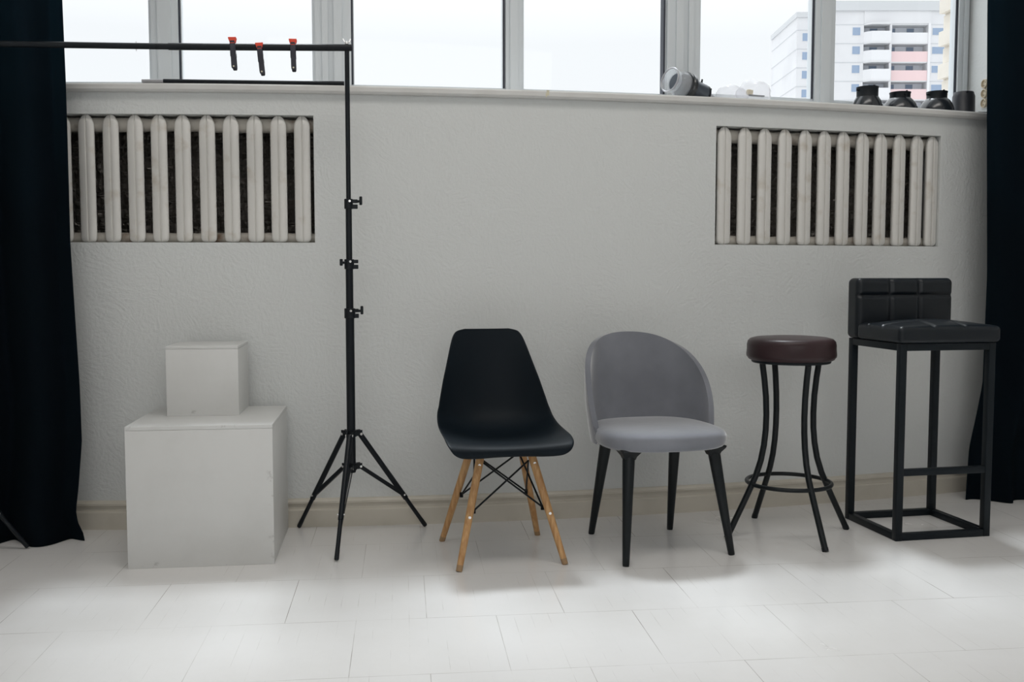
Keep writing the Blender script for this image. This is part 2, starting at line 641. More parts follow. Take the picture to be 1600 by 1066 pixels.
# ------------------------------------------------------------------ the room shell (the window wall is gently bowed)
BOW = 0.04379
SILL = 1.770
XL, XR, YB, ZC = -3.3, 3.3, -6.6, 5.2
WX0, WX1, WTOP = -2.10, 2.345, 4.9


def W(x, off, z):
    return (x, BOW * x * x + off, z)


def xrange(a, b, step=0.055):
    n = max(1, int(math.ceil((b - a) / step)))
    return [a + (b - a) * i / n for i in range(n + 1)]


NICHES = ((-1.83, -0.795), (0.885, 2.016))
NZ0, NZ1, NDEP = 1.152, 1.6555, 0.15


def build_window_wall():
    xs = sorted(set([XL, XR, WX0, WX1] + [v for n in NICHES for v in n]))
    full = []
    for a, b in zip(xs[:-1], xs[1:]):
        full += xrange(a, b)[:-1]
    full.append(xs[-1])
    zs = [0.0, 0.4, 0.8, NZ0, NZ1, SILL - 0.031, SILL, 2.3, 2.9, 3.9, WTOP, ZC]
    m = MB()
    cache = {}

    def v(x, off, z):
        k = (round(x, 5), round(off, 5), round(z, 5))
        if k not in cache:
            cache[k] = m.bm.verts.new(W(*k))
        return cache[k]

    def hole(xm, zm):
        if SILL - 0.031 < zm < WTOP and WX0 < xm < WX1:
            return 0.32
        if NZ0 < zm < NZ1:
            for a, b in NICHES:
                if a < xm < b:
                    return NDEP
        return 0

    def face(*vs):
        m.bm.faces.new(vs)
    cols = list(zip(full[:-1], full[1:]))
    rows = list(zip(zs[:-1], zs[1:]))
    H = [[hole((a + b) / 2, (c + d) / 2) for c, d in rows] for a, b in cols]
    for i, (a, b) in enumerate(cols):
        for j, (c, d) in enumerate(rows):
            h = H[i][j]
            if h == 0:
                face(v(a, 0, c), v(b, 0, c), v(b, 0, d), v(a, 0, d))
                face(v(a, .32, c), v(a, .32, d), v(b, .32, d), v(b, .32, c))
            else:
                if h == NDEP:
                    face(v(a, h, c), v(b, h, c), v(b, h, d), v(a, h, d))
                    face(v(a, .32, c), v(a, .32, d), v(b, .32, d), v(b, .32, c))
                for di, x in ((-1, a), (1, b)):
                    if 0 <= i + di < len(cols) and H[i + di][j] == 0:
                        face(v(x, 0, c), v(x, 0, d), v(x, h, d), v(x, h, c))
                for dj, z in ((-1, c), (1, d)):
                    if 0 <= j + dj < len(rows) and H[i][j + dj] == 0:
                        face(v(a, 0, z), v(b, 0, z), v(b, h, z), v(a, h, z))
    struct(m.build('wall_back', M['wall']))


build_window_wall()


def strip(prof, x0, x1, name, m, step=0.055, parent=None):
    """a profile of (off, z) pairs run along the bowed wall"""
    return MB().loft([[W(x, o, z) for o, z in prof] for x in xrange(x0, x1, step)]).build(name, m, parent, angle=25)


struct(strip([(-.022, 0), (-.022, .068), (-.0195, .0725), (-.0135, .075), (-.0125, .083), (-.016, .093), (-.021, .097), (-.021, .105), (-.013, .113), (0, .115), (0, 0)][::-1],
             XL + 0.01, XR - 0.01, 'baseboard_back', M['skirting']))
struct(strip([(-.026, SILL - .027), (-.029, SILL - .022), (-.029, SILL - .006), (-.025, SILL), (.245, SILL), (.245, SILL - .031), (-.022, SILL - .031)],
             WX0 - 0.0, WX1 + 0.0, 'trim_1', M['sill']))

m = MB()
m.grid(lambda u, v: (XL - .1 + u * (XR - XL + .2), YB - .1 + v * (-YB + .9), 0), 1, 1)
struct(m.build('floor', M['floor'], smooth=False))
m = MB()
xs = xrange(XL - .1, XR + .1, .2)
for a, b in zip(xs[:-1], xs[1:]):
    q = [m.bm.verts.new(p) for p in ((a, YB - .1, ZC), (b, YB - .1, ZC), W(b, .33, ZC), W(a, .33, ZC))]
    m.bm.faces.new(q)
bmesh.ops.remove_doubles(m.bm, verts=m.bm.verts, dist=1e-4)
struct(m.build('ceiling', M['room'], smooth=False))
struct(MB().box((XL - .12, YB, 0), (XL, 0.82, ZC)).build('wall_left', M['room'], smooth=False))
struct(MB().box((XR, YB, 0), (XR + .12, 0.82, ZC)).build('wall_right', M['room'], smooth=False))
struct(MB().box((XL - .12, YB - .12, 0), (XR + .12, YB, ZC)).build('wall_front', M['room'], smooth=False))


# ------------------------------------------------------------------ windows: three double units set in the bowed opening
def vbox(m, x0, x1, o0, o1, z0, z1):
    m.box((x0, o0, z0), (x1, o1, z1), lambda p: W(p[0], p[1], p[2]))
    return m


def window(idx, x0, x1, mull, fl, fr, sash, low=.045):
    OFF, D = 0.245, 0.065
    top = WTOP
    fz0, fz1 = SILL, SILL + low
    m = MB()
    vbox(m, x0, x0 + fl, OFF, OFF + D, SILL, top)
    vbox(m, x1 - fr, x1, OFF, OFF + D, SILL, top)
    vbox(m, mull[0], mull[1], OFF, OFF + D, fz1, top - .06)
    # stepped beads on both sides of each upright
    for a, b in ((x0 + fl, x0 + fl + .012), (mull[0] - .012, mull[0]), (mull[1], mull[1] + .012), (x1 - fr - .012, x1 - fr)):
        vbox(m, a, b, OFF + .018, OFF + .06, fz1, top - .06)
    for a, b in ((x0 + .012, x0 + fl * .55), (x1 - fr * .55, x1 - .012), (mull[0] + (mull[1] - mull[0]) * .25, mull[1] - (mull[1] - mull[0]) * .25)):
        vbox(m, a, b, OFF - .012, OFF, fz1 - .02, top - .04)
    for a, b in ((x0 + fl, mull[0]), (mull[1], x1 - fr)):
        for s0, s1 in zip(xrange(a, b, .12)[:-1], xrange(a, b, .12)[1:]):
            vbox(m, s0, s1, OFF, OFF + D, fz0, fz1)
            vbox(m, s0, s1, OFF, OFF + D, top - .06, top)
            vbox(m, s0, s1, OFF + .018, OFF + .06, fz1, fz1 + .012)
    for s0, s1 in zip(xrange(mull[0], mull[1], .12)[:-1], xrange(mull[0], mull[1], .12)[1:]):
        vbox(m, s0, s1, OFF, OFF + D, fz0, fz1)
        vbox(m, s0, s1, OFF, OFF + D, top - .06, top)
    root = struct(m.build('window_%d' % idx, M['pvc'], smooth=False))
    g = MB()
    for x in sash:
        vbox(g, x, x + .008, OFF + .012, OFF + .058, fz1 + .012, top - .06)
    g.build('gasket', M['gasket'], root, smooth=False)
    for a, b in ((x0 + fl, mull[0]), (mull[1], x1 - fr)):
        p = MB()
        p.grid(lambda u, v: W(a + u * (b - a), OFF + .04, fz1 + v * (top - .06 - fz1)), 14, 1)
        p.build('pane', M['pane'], root, smooth=False)
    return root


window(1, -2.095, -0.727, (-1.463, -1.352), 0.07, 0.066, (-1.352,))
window(2, -0.727, 0.826, (0.013, 0.082), 0.084, 0.085, (0.002, 0.726, -0.643))
window(3, 0.826, 2.343, (1.474, 1.575), 0.066, 0.062, (1.463, 2.272), .056)

# ------------------------------------------------------------------ radiators in the wall niches, foil behind them
def radiator(name, label, centres, x0, x1):
    root = thing(name, label, 'radiator', W((x0 + x1) / 2, 0.06, NZ0), 0, 'cast-iron radiators in the wall niches')
    z0, z1 = NZ0 + 0.002, NZ1 - 0.0008
    for xc in centres:
        half = 0.0318
        prof = [(-.90, .030), (-1.0, .015), (-.95, .009), (-.76, .0042), (-.12, .0015), (-.07, .003), (-.04, .0075), (.04, .0075), (.07, .003), (.12, .0015), (.76, .0042), (.95, .009), (1.0, .015), (.90, .030)]
        rings = []
        hh = z1 - z0
        for t in (0, .006, .018, .036, .06, .5, .905, .925, .945, .960, .973, .984, .993, 1.0):
            z = z0 + t * hh
            e = min(t, 1 - t) * hh
            R = 0.046 if t > .5 else 0.020
            k = 1.0 if e >= R else (.34 + .66 * (1 - (1 - e / R) ** 2.2) if t > .5 else .5 + .5 * math.sqrt(1 - (1 - e / R) ** 2))
            dy = 0 if e >= R else (1 - k) * 0.016
            rings.append([W(xc + px * half * k, .007 + o + dy * (o < .012), z) for px, o in prof])
        m = MB().loft(rings)
        m.build('radiator_section', M['rad'], root, world=True, angle=50)
    for z, r in ((z1 - .034, .0285), (z0 + .018, .0215)):
        pts = [W(x, .066, z) for x in xrange(centres[0] - .05, centres[-1] + .047, .03)]
        rr = []
        for p in pts:
            d = min(abs(p[0] - c) for c in centres)
            rr.append(r * (0.86 if d > .040 else 1.0))
        MB().tube(pts, rr, 18).build('header_pipe', M['header'], root, world=True)
    return root


radiator('radiator', 'white cast-iron radiator in the niche beside the left black curtain, eleven sections wide', [-1.7736, -1.6811, -1.5863, -1.4916, -1.3994, -1.3072, -1.2124, -1.1199, -1.0273, -0.9344, -0.8413], *NICHES[0])
radiator('radiator', 'white cast-iron radiator of twelve sections in the niche above the round stool', [0.9317, 1.0277, 1.122, 1.2194, 1.3183, 1.414, 1.5101, 1.6088, 1.7047, 1.804, 1.900, 1.984], *NICHES[1])


def foil(x0, x1, label):
    def fn(u, v):
        x = x0 + .006 + u * (x1 - x0 - .012)
        z = NZ0 + .006 + v * (NZ1 - NZ0 - .012)
        k = noise.cell(Vector((x * 22, z * 22, 1))) * .006 + noise.noise(Vector((x * 34, z * 30, 5))) * .007
        return W(x, NDEP - .016 + k, z)
    tag(MB().grid(fn, 90, 44).build('foil_sheet', M['foil'], angle=5), label, 'foil', 'foil sheets behind the radiators')


foil(*NICHES[0], 'crinkled dark foil lining the niche behind the left radiator')
foil(*NICHES[1], 'crinkled dark foil lining the niche behind the right radiator above the round stool')


# ------------------------------------------------------------------ curtains
def lerp_table(tab, z):
    if z <= tab[0][0]:
        return tab[0][1]
    for (a, va), (b, vb) in zip(tab[:-1], tab[1:]):
        if z <= b:
            t = (z - a) / (b - a)
            return va + (vb - va) * t
    return tab[-1][1]


def curtain(label, edge, outer, y_at, n_folds, amp, seed):
    rnd = random.Random(seed)
    ph = [rnd.uniform(0, 6.28) for _ in range(4)]

    def fn(u, v):
        z = 0.002 + (1 - (1 - v) ** 1.6) * (ZC - .03) if v < 1 else ZC - .03
        z = 0.002 + (v ** 1.5) * (ZC - .035)
        e = lerp_table(edge, z)
        x = outer + (e - outer) * u
        d = abs(x - e)
        f = math.sin(u * n_folds * 2 * PI + ph[0] + .5 * math.sin(u * 9 + ph[1]) + .25 * math.sin(z * 1.4 + ph[2])) + .45 * math.sin(u * n_folds * 4.7 + ph[3] + .3 * z)
        k = min(1.0, d / .05)
        low = max(0.0, 1 - z / .25)
        y = y_at(x) + amp * f * (.35 + .65 * k) * (1 + .25 * low) + low * low * (.016 * math.sin(x * 23 + ph[1]) - .012)
        x += .012 * math.cos(u * n_folds * 2 * PI + ph[0]) * k
        return (x, y, z)
    o = MB().grid(fn, 300, 90).build('blackout_curtain', M['cloth'], solid=.0025, angle=180)
    return tag(o, label, 'curtain', 'black curtains at the ends of the window wall')


curtain('long black curtain by the pair of white cubes, pooling on the floor',
        [(0, -1.678), (.03, -1.683), (.075, -1.703), (.12, -1.708), (.2, -1.697), (.385, -1.679), (.6, -1.681), (.85, -1.690), (1.14, -1.700), (1.735, -1.699), (2.05, -1.703), (5.3, -1.71)],
        -3.27, lambda x: -.062 if x > -2.2 else -.062 + .10 * (-2.2 - x), 7.3, .034, 3)
curtain('long black curtain behind the tall bar stool beside the row of sockets',
        [(0, 2.093), (.08, 2.094), (.24, 2.100), (.35, 2.122), (.53, 2.149), (1.02, 2.153), (1.67, 2.133), (2.2, 2.120), (5.3, 2.11)],
        3.27, lambda x: .025 - .34 * max(0, min(.22, x - 2.12)), 6.2, .022, 11)


# ------------------------------------------------------------------ white plinth cubes
def plinth(name, label, ox, oy, oz, a, rz, mt, t):
    root = thing(name, label, 'plinth', (ox, oy, oz), rz)
    g = .0004

    def part(nm, lo, hi):
        MB().box(lo, hi).bevel(.0012, 2).build(nm, mt, root)
    part('front_panel', (0, 0, 0), (a, t, a - t - g))
    part('back_panel', (0, a - t, 0), (a, a, a - t - g))
    part('side_panel', (0.001, t + g, 0), (t, a - t - g, a - t - g))
    part('side_panel', (a - t, t + g, 0), (a - .001, a - t - g, a - t - g))
    part('top_panel', (0, 0, a - t), (a, a, a))
    return root


plinth('display_cube', 'large scuffed white cube standing on the floor by the left curtain', -1.4324, -.4751, 0, .5, -.0355, M['board'], .014)
plinth('display_cube', 'small scuffed white cube sitting on top of the large white cube', -1.3331, -.2348, .5, .2607, -.0369, M['board2'], .011)

# ------------------------------------------------------------------ backdrop stand
SX, SY = -0.660, -0.200
BX, BY = -2.14, -0.26
stand_root = thing('backdrop_stand', 'black backdrop stand with tripod legs and a long crossbar across the window', 'backdrop stand', (SX, SY, 0))


def tripod(px, py, feet, spread_z=.285, top_z=.414):
    R = stand_root
    segs = ((.262, .889, .0165), (.88, 1.076, .0142), (1.06, 1.305, .0118), (1.29, 1.864 if px > -1 else 1.816, .0090))
    for a, b, r in segs:
        MB().cyl((px, py, a), (px, py, b), r, seg=20).bevel(.001, 1).build('pole', M['stand'], R, world=True)
    # locking collars with their knobs
    for z, dx, r in ((.879, 1, .021), (1.066, -1, .0185), (1.294, 1, .0165)):
        m = MB().cyl((px, py, z - .021), (px, py, z + .017), r, seg=20)
        m.box((px + .010, py - .011, z - .020), (px + .034, py + .011, z - .004))
        m.box((px + .010, py - .011, z + .002), (px + .034, py + .011, z + .015))
        c = m.bevel(.0015, 1).build('collar', M['plastic'], R, world=True)
        k = MB()
        if dx > 0:
            k.cyl((px + .02, py - .004, z + .006), (px + .044, py - .012, z + .008), .005)
            k.box((px + .040, py - .022, z - .010 + .004), (px + .051, py + .004, z + .026))
        else:
            k.cyl((px - .012, py - .008, z + .004), (px - .026, py - .01, z + .004), .005)
            k.box((px - .036, py - .020, z - .008), (px - .024, py + .002, z + .018))
        k.bevel(.003, 2).build('knob', M['plastic'], c, world=True)
        MB().cyl((px + .004, py - r - .004, z + .008), (px + .004, py - r + .004, z + .008), .0045, seg=12).build('screw', M['chrome'], c, world=True)
    hub = MB().cyl((px, py, top_z - .012), (px, py, top_z + .012), .021)
    low = MB().cyl((px, py, spread_z - .014), (px, py, spread_z + .012), .020)
    dirs = []
    for fx, fy in feet:
        d = Vector((fx - px, fy - py, 0)).normalized()
        dirs.append(d)
        for mb, z, L in ((hub, top_z, .042), (low, spread_z, .040)):
            s = Vector((-d.y, d.x, 0))
            c = Vector((px, py, z))
            for sg in (-1, 1):
                o = s * (.0095 * sg)
                mb.loft([[c + o + s * (.002 * a) + d * t + Vector((0, 0, b)) for a, b in ((-1, -.011), (1, -.011), (1, .011), (-1, .011))] for t in (.012, L)])
    hub.build('hub', M['plastic'], R, world=True)
    low.build('spreader', M['plastic'], R, world=True)
    for (fx, fy), d in zip(feet, dirs):
        a = Vector((px, py, top_z - .004)) + d * .036
        b = Vector((fx, fy, .010))
        j = a.lerp(b, .655)
        e = a.lerp(b, .93)
        s = Vector((-d.y, d.x, 0))
        leg = MB().tube([a, j + (b - a).normalized() * .02], .0105, 14).tube([j, b], .0082, 14).build('leg', M['stand'], R, world=True)
        MB().tube([e, b, b + (b - e).normalized() * .004], [.0086, .0090, .0075], 14).build('rubber_foot', M['plastic'], leg, world=True)
        MB().cyl(a - s * .0145, a + s * .0145, .0052, seg=12).build('rivet', M['chrome'], leg, world=True)
        MB().cyl(j - s * .014, j + s * .014, .0042, seg=12).build('rivet', M['chrome'], leg, world=True)
        q = Vector((px, py, spread_z - .002)) + d * .034
        br = MB()
        up = (j - q).normalized().cross(s)
        br.loft([[p + s * (.005 * u) + up * (.0075 * v) for u, v in ((-1, -1), (1, -1), (1, 1), (-1, 1))] for p in (q, j)])
        br.build('brace', M['stand'], R, world=True)
        MB().cyl(q - s * .014, q + s * .014, .0048, seg=12).build('rivet', M['chrome'], leg, world=True)


tripod(SX, SY, [(-.872, -.004), (-.369, -.066), (-.716, -.497)])
tripod(BX, BY, [(-2.34, -.16), (-1.862, -.145), (-2.20, -.55)])
MB().tube([(SX + .018, SY - .002, 1.8745), (-1.30, -.219, 1.852)], .0128, 20).tube([(-1.28, -.2186, 1.8526), (BX - .02, BY, 1.826)], .0112, 20).build('crossbar', M['stand'], stand_root, world=True)
for px, py, z in ((SX, SY, 1.8745), (BX, BY, 1.826)):
    m = MB().cyl((px, py, z - .022), (px, py, z + .024), .0045)
    m.cyl((px, py, z + .012), (px, py, z + .021), .008)
    for s in (-1, 1):
        m.box((-.0025, -.0025, 0), (.0025, .0025, .017), Matrix.Translation((px + s * .006, py, z + .018)) @ Matrix.Rotation(s * .55, 4, 'Y'))
    m.bevel(.0008, 1).build('wing_nut', M['chrome'], stand_root, world=True)
MB().tube([(SX + .004, SY - .02, .275), (SX - .022, SY - .12, .17), (SX - .045, SY - .235, .075)], .0022, 8).build('spring_wire', M['stand'], stand_root, world=True)
MB().cyl((-1.411, -.222, 1.848 - .016), (-1.411, -.222, 1.848 + .017), .0015, seg=8).build('pin', M['chrome'], stand_root, world=True)


# ------------------------------------------------------------------ spring clamps on the crossbar
def clamp(label, x, z, tilt, spread):
    yb = SY - .002 - (SX - x) * .0266
    root = thing('spring_clamp', label, 'clamp', (x, yb, z), 0, 'red-tipped spring clamps on the crossbar')
    R = Matrix.Rotation(tilt, 4, 'Y') @ Matrix.Scale(.82, 4)

    def arm(ang, y0, nm):
        A = R @ Matrix.Rotation(ang, 4, 'X')
        m = MB()
        sec = []
        for t, wd in ((-.100, .007), (-.095, .0095), (-.085, .0105), (-.02, .0105), (.0, .0115), (.018, .0115), (.026, .010)):
            sec.append([A @ Vector((a * wd, y0 + b * .003 + (.007 if t > .01 else 0) * (1 if y0 < 0 else -1) * -.5, t)) for a, b in ((-1, -1), (1, -1), (1, 1), (-1, 1))])
        m.loft(sec)
        # side cheeks around the spring
        for s in (-1, 1):
            m.box((s * .0105 - .0016, y0 - .004, -.045), (s * .0105 + .0016, y0 + .012 * (1 if y0 < 0 else -1), .006), A)
        h = m.bevel(.0012, 1).build(nm, M['clampblack'], root)
        MB().cyl(A @ Vector((0, y0 - .0034, -.090)), A @ Vector((0, y0 + .0034, -.090)), .003, seg=12).build('hanging_hole', M['hole'] if y0 > 0 else M['tape'], h)
        t = MB()
        t.loft([[A @ Vector((a * wd, y0 + (-.002 if y0 < 0 else .002) + b * .004, tt)) for a, b in ((-1, -1), (1, -1), (1, 1), (-1, 1))] for tt, wd in ((.012, .0105), (.020, .0125), (.036, .0175), (.041, .0175))])
        t.bevel(.0012, 1).build('jaw_tip', M['clampred'], h)
    arm(-.10, -.016, 'handle')
    arm(.10 + spread, .016, 'handle')
    MB().cyl(R @ Vector((-.012, 0, -.021)), R @ Vector((.012, 0, -.021)), .007, seg=14).build('spring', M['chrome'], root)
    return root


clamp('red-tipped black spring clamp on the crossbar, farthest from its wing nut', -1.073, 1.858, -.05, .06)
clamp('red-tipped black spring clamp hanging lowest, the middle one on the crossbar', -.976, 1.842, -.09, .07)
clamp('red-tipped black spring clamp on the crossbar, nearest to its wing nut', -.857, 1.861, -.02, .02)


# ------------------------------------------------------------------ black shell chair on wooden legs
def catmull(P, t):
    n = len(P) - 1
    s = min(max(t, 0), 1) * n
    i = min(int(s), n - 1)
    f = s - i
    p0, p1, p2, p3 = P[max(i - 1, 0)], P[i], P[i + 1], P[min(i + 2, n)]
    return tuple(.5 * ((2 * b) + (c - a) * f + (2 * a - 5 * b + 4 * c - d) * f * f + (3 * b - a - 3 * c + d) * f ** 3) for a, b, c, d in zip(p0, p1, p2, p3))


def shell_chair():
    root = thing('shell_chair', 'matt black plastic shell chair on light wooden legs with black wire bracing', 'chair', (-.118, -.467, 0), .035)
    # (y, z, half width, edge lift) from the front lip to the top of the back
    prof = [(-.250, .404, .100, .003), (-.259, .408, .165, .006), (-.265, .416, .200, .009), (-.260, .428, .219, .012), (-.235, .436, .227, .016), (-.185, .437, .229, .026), (-.10, .430, .229, .038), (.00, .426, .227, .052), (.085, .436, .222, .068),
            (.145, .470, .216, .080), (.180, .530, .207, .080), (.203, .605, .191, .066), (.222, .680, .170, .046), (.238, .745, .152, .028), (.248, .785, .138, .016), (.253, .806, .120, .010), (.254, .8145, .088, .006)]

    def fn(u, v):
        y, z, hw, lift = catmull(prof, v)
        a = catmull(prof, max(0, v - .01))
        b = catmull(prof, min(1, v + .01))
        ty, tz = b[0] - a[0], b[1] - a[1]
        L = math.hypot(ty, tz) or 1
        ny, nz = -tz / L, ty / L        # towards the sitter
        s = 2 * u - 1
        k = abs(s) ** 2.3
        # lip corners at the front drop away
        return (s * hw * (1 - .015 * k) - .008, y + ny * lift * k, z + nz * lift * k)
    MB().grid(fn, 26, 44).build('seat_shell', M['shell'], root, solid=.006, sub=1, angle=180)
    # legs
    tops = {'fl': (-.084, -.085, .402), 'fr': (.090, -.085, .402), 'bl': (-.088, .085, .402), 'br': (.090, .085, .402)}
    feet = {'fl': (-.186, -.212, .0), 'fr': (.196, -.200, .0), 'bl': (-.195, .190, .0), 'br': (.186, .205, .0)}
    pos = {}
    for k in ('fl', 'fr', 'bl', 'br'):
        a, b = Vector(tops[k]), Vector(feet[k])
        d = (b - a)
        leg = MB().tube([a, a + d * .06, a + d * .5, a + d * .955], [.0125, .0148, .0140, .0112], 18).build('leg', M['wood'], root)
        MB().tube([a + d * .95, b], [.0116, .0108], 18).build('foot_pad', M['foot'], leg)
        for t in (.13, .56):
            p = a + d * t
            o = Vector((p.x - (0.02 if p.x > 0 else -.02), p.y, 0)).normalized()
            o = Vector((0, -1 if p.y < 0 else 1, 0))
            MB().cyl(p + o * .010, p + o * .0152, .0052, seg=14).build('bolt', M['chrome'], leg)
        pos[k] = (a, d)
    # black wire bracing: crosses on the four sides and brackets under the shell
    ins = .016

    def P(k, t):
        a, d = pos[k]
        p = a + d * t
        return Vector((p.x - math.copysign(ins, p.x), p.y - math.copysign(ins, p.y), p.z))
    for k1, k2 in (('fl', 'fr'), ('bl', 'br'), ('fl', 'bl'), ('fr', 'br')):
        for q1, q2 in ((k1, k2), (k2, k1)):
            p, q = P(q1, .12), P(q2, .52)
            m = MB().tube([p, q], .0034, 10)
            m.cyl(q + Vector((0, 0, -.010)), q + Vector((0, 0, .008)), .0065, seg=12)
            m.build('brace_rod', M['rod'], root)
    for k in ('fl', 'fr', 'bl', 'br'):
        p = P(k, .06)
        MB().box((p.x - .014, p.y - .014, .372), (p.x + .014, p.y + .014, .424)).bevel(.003, 1).build('bracket', M['rod'], root)
    for y in (-.075, .075):
        MB().box((-.09, y - .012, .408), (.09, y + .012, .418)).bevel(.002, 1).build('mounting_plate', M['rod'], root)
    return root


shell_chair()


# ------------------------------------------------------------------ grey velvet chair
def velvet_chair():
    root = thing('velvet_chair', 'grey velvet chair with rounded wrap-around back and tapered black legs', 'chair', (.464, -.463, 0), .085)
    zb, zt = .402, .796

    def outer(u, v):
        t = 2 * u - 1
        sn, cs = math.sin(t * PI / 2), math.cos(t * PI / 2)
        q = math.copysign(abs(sn) ** (2 / 2.25), sn)
        top = abs(cs) ** (2 / 2.25)
        h = top * v
        a = math.radians(97) * q
        rx = .214 + .016 * math.sin(min(1, h * 1.15) * PI)
        x = rx * math.sin(a)
        y = .0 + .060 * h + (.205 + .02 * h) * math.cos(a)
        return (x, y, zb + (zt - zb) * h)
    m = MB().grid(outer, 64, 22)
    bmesh.ops.remove_doubles(m.bm, verts=m.bm.verts, dist=.0015)
    o = m.build('backrest', M['velvet'], root, angle=180)
    s = o.modifiers.new('padding', 'SOLIDIFY')
    s.thickness = .021
    s.offset = 1.0
    b = o.modifiers.new('roll', 'BEVEL')
    b.width = .0095
    b.segments = 4
    b.angle_limit = math.radians(50)
    # seat cushion: rounded D
    def outline(k):
        a = 2 * PI * k / 48
        c, s_ = math.cos(a), math.sin(a)
        e = 2 / 2.9
        x = math.copysign(abs(c) ** e, c)
        y = math.copysign(abs(s_) ** e, s_)
        return x * (.238 - .012 * y), y * .235 - .015 - .012 * (1 - x * x) * (y < 0)
    rings = []
    for sc, z in ((.78, .398), (.90, .397), (.965, .402), (.995, .416), (1.0, .434), (.985, .450), (.945, .459), (.86, .465), (.6, .469), (.3, .470), (.02, .4705)):
        rings.append([(p[0] * sc, p[1] * sc - .004, z) for p in (outline(k) for k in range(48))])
    MB().loft(rings).build('seat', M['velvet'], root, angle=180, sub=1)
    feet = [(-.195, -.240), (.232, -.198), (-.173, .206), (.156, .195)]
    tops = [(-.160, -.168), (.175, -.150), (-.148, .105), (.140, .115)]
    for (fx, fy), (tx, ty) in zip(feet, tops):
        fx2, fy2 = fx, fy
        a, bb = Vector((tx, ty, .392)), Vector((fx2, fy2, 0.0))
        leg = MB().tube([a, a.lerp(bb, .08), bb.lerp(a, .02), bb], [.0215, .0225, .0125, .0115], 20).build('leg', M['blackleg'], root)
        c = Vector((tx, ty, .398))
        w_ = .030
        MB().loft([[c + Vector((x * k, y * k, z)) for x, y in ((-1, -1), (1, -1), (1, 1), (-1, 1))] for k, z in ((.019, -.034), (.024, -.020), (.038, -.001), (.038, .006))]).bevel(.003, 1).build('bracket', M['blackleg'], leg)
    return root


velvet_chair()


# ------------------------------------------------------------------ round stool
def round_stool():
    root = thing('round_stool', 'backless round stool with maroon seat and flared black tube legs', 'stool', (1.042, -.396, 0), 0)
    prof = [(.0, .693), (.157, .693), (.163, .696), (.167, .703), (.1705, .706), (.1715, .714), (.1695, .735), (.1695, .752), (.166, .766), (.157, .775), (.138, .780), (.10, .783), (.0, .785)]
    MB().lathe(prof, 56).build('seat', M['maroon'], root, angle=60)
    MB().lathe([(.0, .682), (.148, .682), (.151, .685), (.151, .693), (.0, .693)], 48).build('seat_base', M['frame'], root)
    rp = [(.680, .124), (.62, .1145), (.55, .1065), (.48, .1035), (.42, .105), (.36, .1115), (.30, .124), (.24, .145), (.19, .169), (.14, .194), (.09, .220), (.045, .243), (.008, .262)]
    for k in range(4):
        a = math.radians(6 + 90 * k)
        pts = [(r * math.cos(a), r * math.sin(a), z) for z, r in rp]
        leg = MB().tube(pts, .0118, 16).build('leg', M['blackleg'], root)
        p, q = Vector(pts[-1]), Vector(pts[-2])
        d = (p - q).normalized()
        MB().tube([p - d * .006, p + d * .008], [.0128, .0122], 16).build('foot_cap', M['plastic'], leg)
    MB().tube([(.1615 * math.cos(2 * PI * k / 64), .1615 * math.sin(2 * PI * k / 64), .208) for k in range(64)], .0082, 12, closed=True).build('foot_ring', M['blackleg'], root)
    return root


round_stool()


# ------------------------------------------------------------------ tall bar stool
def cushion(lo, hi, r, grooves, axis, sign, n=(36, 30, 12), gw=.006, gd=.009, puff=.006):
    """a padded block; grooves = (list for first in-plane axis, list for second) on the face axis/sign"""
    m = MB()
    c = [(a + b) / 2 for a, b in zip(lo, hi)]
    h = [(b - a) / 2 for a, b in zip(lo, hi)]
    pl = [i for i in range(3) if i != axis]
    bmg = bmesh.new()
    verts = {}

    def vert(i, j, k):
        key = (i, j, k)
        if key in verts:
            return verts[key]
        t = [2 * i / n[0] - 1, 2 * j / n[1] - 1, 2 * k / n[2] - 1]
        p = [t[q] * h[q] for q in range(3)]
        inn = [max(-(h[q] - r), min(h[q] - r, p[q])) for q in range(3)]
        d = Vector([p[q] - inn[q] for q in range(3)])
        nrm = d.normalized() if d.length > 1e-9 else Vector((0, 0, 0))
        pos = Vector(inn) + nrm * r if d.length > 1e-9 else Vector(p)
        f = max(0.0, nrm[axis] * sign)
        if f > 0:
            g = 0
            for q, lines in zip(pl, grooves):
                for L in lines:
                    g = max(g, math.exp(-((pos[q] + c[q] - L) / gw) ** 2))
            pf = (1 - (pos[pl[0]] / h[pl[0]]) ** 2) * (1 - (pos[pl[1]] / h[pl[1]]) ** 2)
            pos[axis] += sign * f * (puff * pf - gd * g)
        v = m.bm.verts.new(pos + Vector(c))
        verts[key] = v
        return v
    for i in range(n[0]):
        for j in range(n[1]):
            for k in (0, n[2]):
                m.bm.faces.new((vert(i, j, k), vert(i + 1, j, k), vert(i + 1, j + 1, k), vert(i, j + 1, k)))
    for i in range(n[0]):
        for k in range(n[2]):
            for j in (0, n[1]):
                m.bm.faces.new((vert(i, j, k), vert(i + 1, j, k), vert(i + 1, j, k + 1), vert(i, j, k + 1)))
    for j in range(n[1]):
        for k in range(n[2]):
            for i in (0, n[0]):
                m.bm.faces.new((vert(i, j, k), vert(i, j + 1, k), vert(i, j + 1, k + 1), vert(i, j, k + 1)))
    return m


